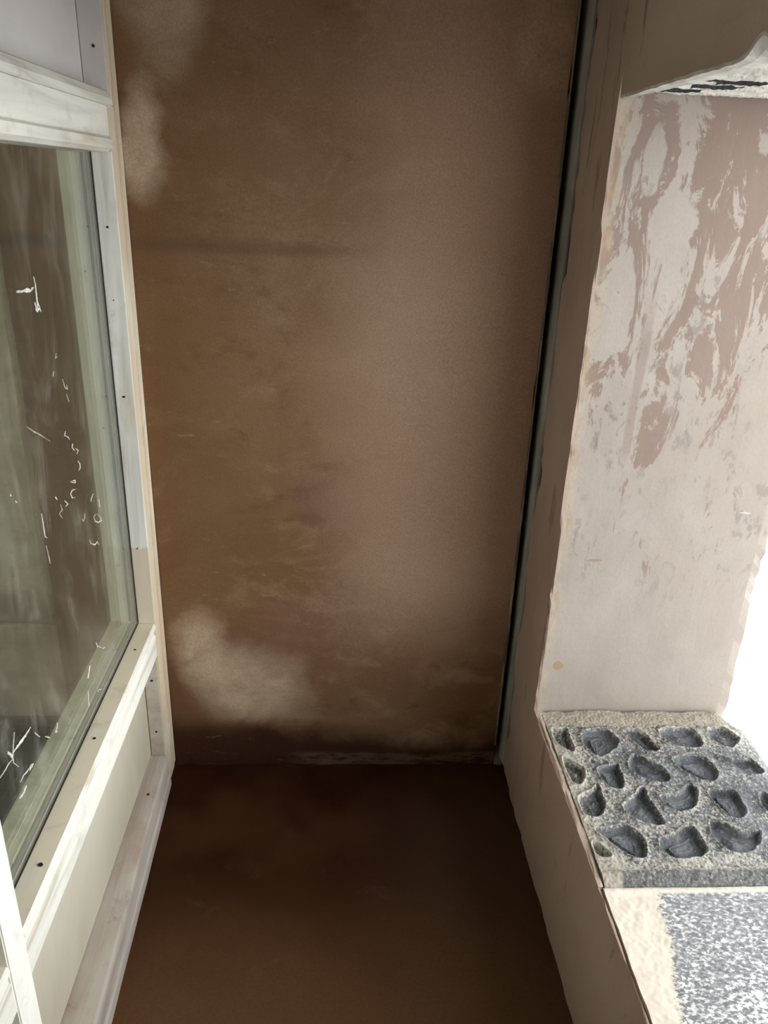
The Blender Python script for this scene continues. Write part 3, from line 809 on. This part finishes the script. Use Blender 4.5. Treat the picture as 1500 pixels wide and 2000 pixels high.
def carved(XX, YY):
    n1 = vnoise(XX, YY, 14, 1.0); n2 = vnoise(XX, YY, 60, 2.0); n3 = vnoise(XX, YY, 170, 3.0)
    Z = .371 + .0024 * n1 + .0018 * n2 + .0014 * n3
    wx = XX + .0025 * n2; wy = YY + .0025 * vnoise(XX, YY, 55, 6.0)
    R = np.ones(XX.shape)
    for i, p in enumerate(POCKETS):
        gx, gy = sum(q[0] for q in p) / len(p), sum(q[1] for q in p) / len(p)
        p = [(gx + (a - gx) * 1.07, gy + (b - gy) * 1.07) for a, b in p]
        d = sdf(chaikin(p), wx, wy)
        w = max(float(d.max()), 1e-4)
        Z += .0036 * np.exp(-np.abs(d + .002) / .004)
        cut = .0135 * smooth(-.0015, .0085, d) + (.0035 * n2 + .0028 * n3) * smooth(0, .006, d)
        dome = .0065 * smooth(.45 * w, w, d) * (d > 0)
        Z += -cut + dome
        if i in (6, 8, 13, 16, 17, 12, 1):               # a raised ring inside
            Z += .0045 * np.exp(-((d - .58 * w) / .0022) ** 2) - .004 * smooth(.75 * w, w, d) * (d > 0)
        R = np.minimum(R, 1 - smooth(0, .006, d))
    # rounded near edge (roll) and outer edge
    t = np.clip((1.006 - YY) / .025, 0, 1)
    Z = Z - .011 * (1 - np.sqrt(np.clip(1 - t * t * .97, 0, 1))) + .004 * np.exp(-((YY - 1.006) / .007) ** 2)
    u = np.clip((XX - .895) / .05, 0, 1)
    Z = Z - .020 * (1 - np.sqrt(np.clip(1 - u * u * .97, 0, 1)))
    # far outer corner is worn round
    X2, Y2 = XX.copy(), YY.copy()
    m = (YY > 1.40) & (XX > .86)
    X2 = np.where(m, XX - .028 * smooth(1.40, 1.474, YY) * smooth(.86, .945, XX), XX)
    Y2 = Y2 + .003 * vnoise(XX, YY, 25, 4.0) * smooth(.993, .981, YY)
    Y2 = Y2 - smooth(1.468, 1.474, YY) * (.002 + .009 * smooth(-.05, .25, vnoise(XX, YY * 0, 18, 7.0)))
    return X2, Y2, Z, R


slab = height_slab('carved_stone_slab', .4800, .945, .982, 1.474, .0020, carved, .331, M['stone'], 'ridge')
thing(slab, 'weathered dark stone slab carved with rows of leaf-shaped hollows on the window sill', 'stone slab')


def plain_sill(XX, YY):
    n1 = vnoise(XX, YY, 10, 1.0); n2 = vnoise(XX, YY, 45, 2.0); n3 = vnoise(XX, YY, 120, 3.0)
    Z = .3645 + .0022 * n1 + .0009 * n2 + .0005 * n3
    u = np.clip((XX - .90) / .04, 0, 1)
    Z -= .012 * u * u
    Z += .004 * np.exp(-((YY - .974) / .006) ** 2)
    X2 = XX + .0024 * vnoise(XX, YY, 26, 5.0) * smooth(.486, .477, XX)
    return X2, YY, Z, XX


sill = height_slab('window_sill_stone', .4762, .94, .205, .980, .0030, plain_sill, .331, M['sill'])
thing(sill, 'flat pitted grey stone sill flecked with white, nearer than the carved slab', 'sill')
sill['kind'] = 'thing'


# ------------------------------------------------------------------ rough lintel over the opening
def soffit(XX, YY):
    n1 = vnoise(XX, YY, 9, 1.0); n2 = vnoise(XX, YY, 40, 2.0); n3 = vnoise(XX, YY, 130, 3.0)
    ph = (YY + .012 * n1 + .004 * n2 - .10 * (XX - .48)) / .062
    fr = ph - np.floor(ph)
    ridge = smooth(0, .18, fr) * smooth(1.0, .45, fr)
    hole = smooth(.05, .35, vnoise(XX * .45, YY * 1.4, 16, 8.0)) * (1 - ridge)
    Z = 1.668 - .011 * ridge + .018 * hole + .0022 * n2 + .0022 * n3
    Z = Z + .012 * smooth(.50, .486, XX) * 0
    return XX, YY, Z, XX


lin = height_slab('lintel', .4890, .925, .209, 1.473, .005, soffit, 1.762, [M['lime'], M['gap']])
me = lin.data
me.flip_normals()
for pl in me.polygons:
    c = pl.center
    if c.z < 1.74 and c.x > .52:
        q = (c.y + .012 * nv((c.x * 9, c.y * 9, 0), 1, 1.0) - .10 * (c.x - .48)) / .062
        fr = q - math.floor(q)
        if (fr > .72 or fr < .10) and noise.noise(Vector((c.x * 8, c.y * 30, 3.3))) > -.02:
            pl.material_index = 1  # slots between ridges coloured black for the shade in the cavities
thing(lin, 'rough lime-mortar underside of the lintel in ragged white ridges above the window opening', 'lintel')
lin['kind'] = 'thing'

# torn, pulled-down plaster along the lip of the lintel, with one broken tongue
def lip_z(y):
    return 1.648 + .0015 * nv((0, y, 0), 30) + .019 * math.exp(-((y - .990) / .024) ** 2) + .004 * math.exp(-((y - .93) / .05) ** 2)
bm = bmesh.new(); rows = []
N = 150
for i in range(N + 1):
    y = .215 + (1.470 - .215) * i / N
    zl = lip_z(y)
    g = min(1, max(0, (1.46 - y) / .30))
    w = .006 + .030 * g
    def face(z):
        q = (PX, y, z)
        return PX - .0018 - .0028 * nv(q, 3) - .00112 * nv(q, 15, 3.1)
    row = [(face(1.697), y, 1.697), (face(zl + .003), y, zl + .003), (PX + .0015, y, zl - .001), (PX + .35 * w, y, zl - .003 * g - .3 * (zl - 1.648)), (PX + w, y, 1.6455 + .002 * nv((1, y, 0), 45)), (PX + w + .005, y, 1.654), (PX + .0165, y, 1.684), (PX + .004, y, 1.684), (face(1.6855) + .0004, y, 1.6855)]
    rows.append([bm.verts.new((a + .0009 * nv((a, b, c), 55, 2) * (1 < q < 6), b, c + .0012 * nv((a, b, c), 48) * (0 < q < 6))) for q, (a, b, c) in enumerate(row)])
for a, b in zip(rows, rows[1:]):
    for i in range(9):
        f = bm.faces.new((a[i], a[(i + 1) % 9], b[(i + 1) % 9], b[i]))
        f.material_index = 1 if i == 0 else 0
bm.faces.new(rows[0]); bm.faces.new(rows[-1][::-1])
torn = bm_obj('torn_plaster_edge', bm, [M['lime'], M['pink']], lin, smooth=False)
torn['label'] = 'smooth white torn plaster lip'
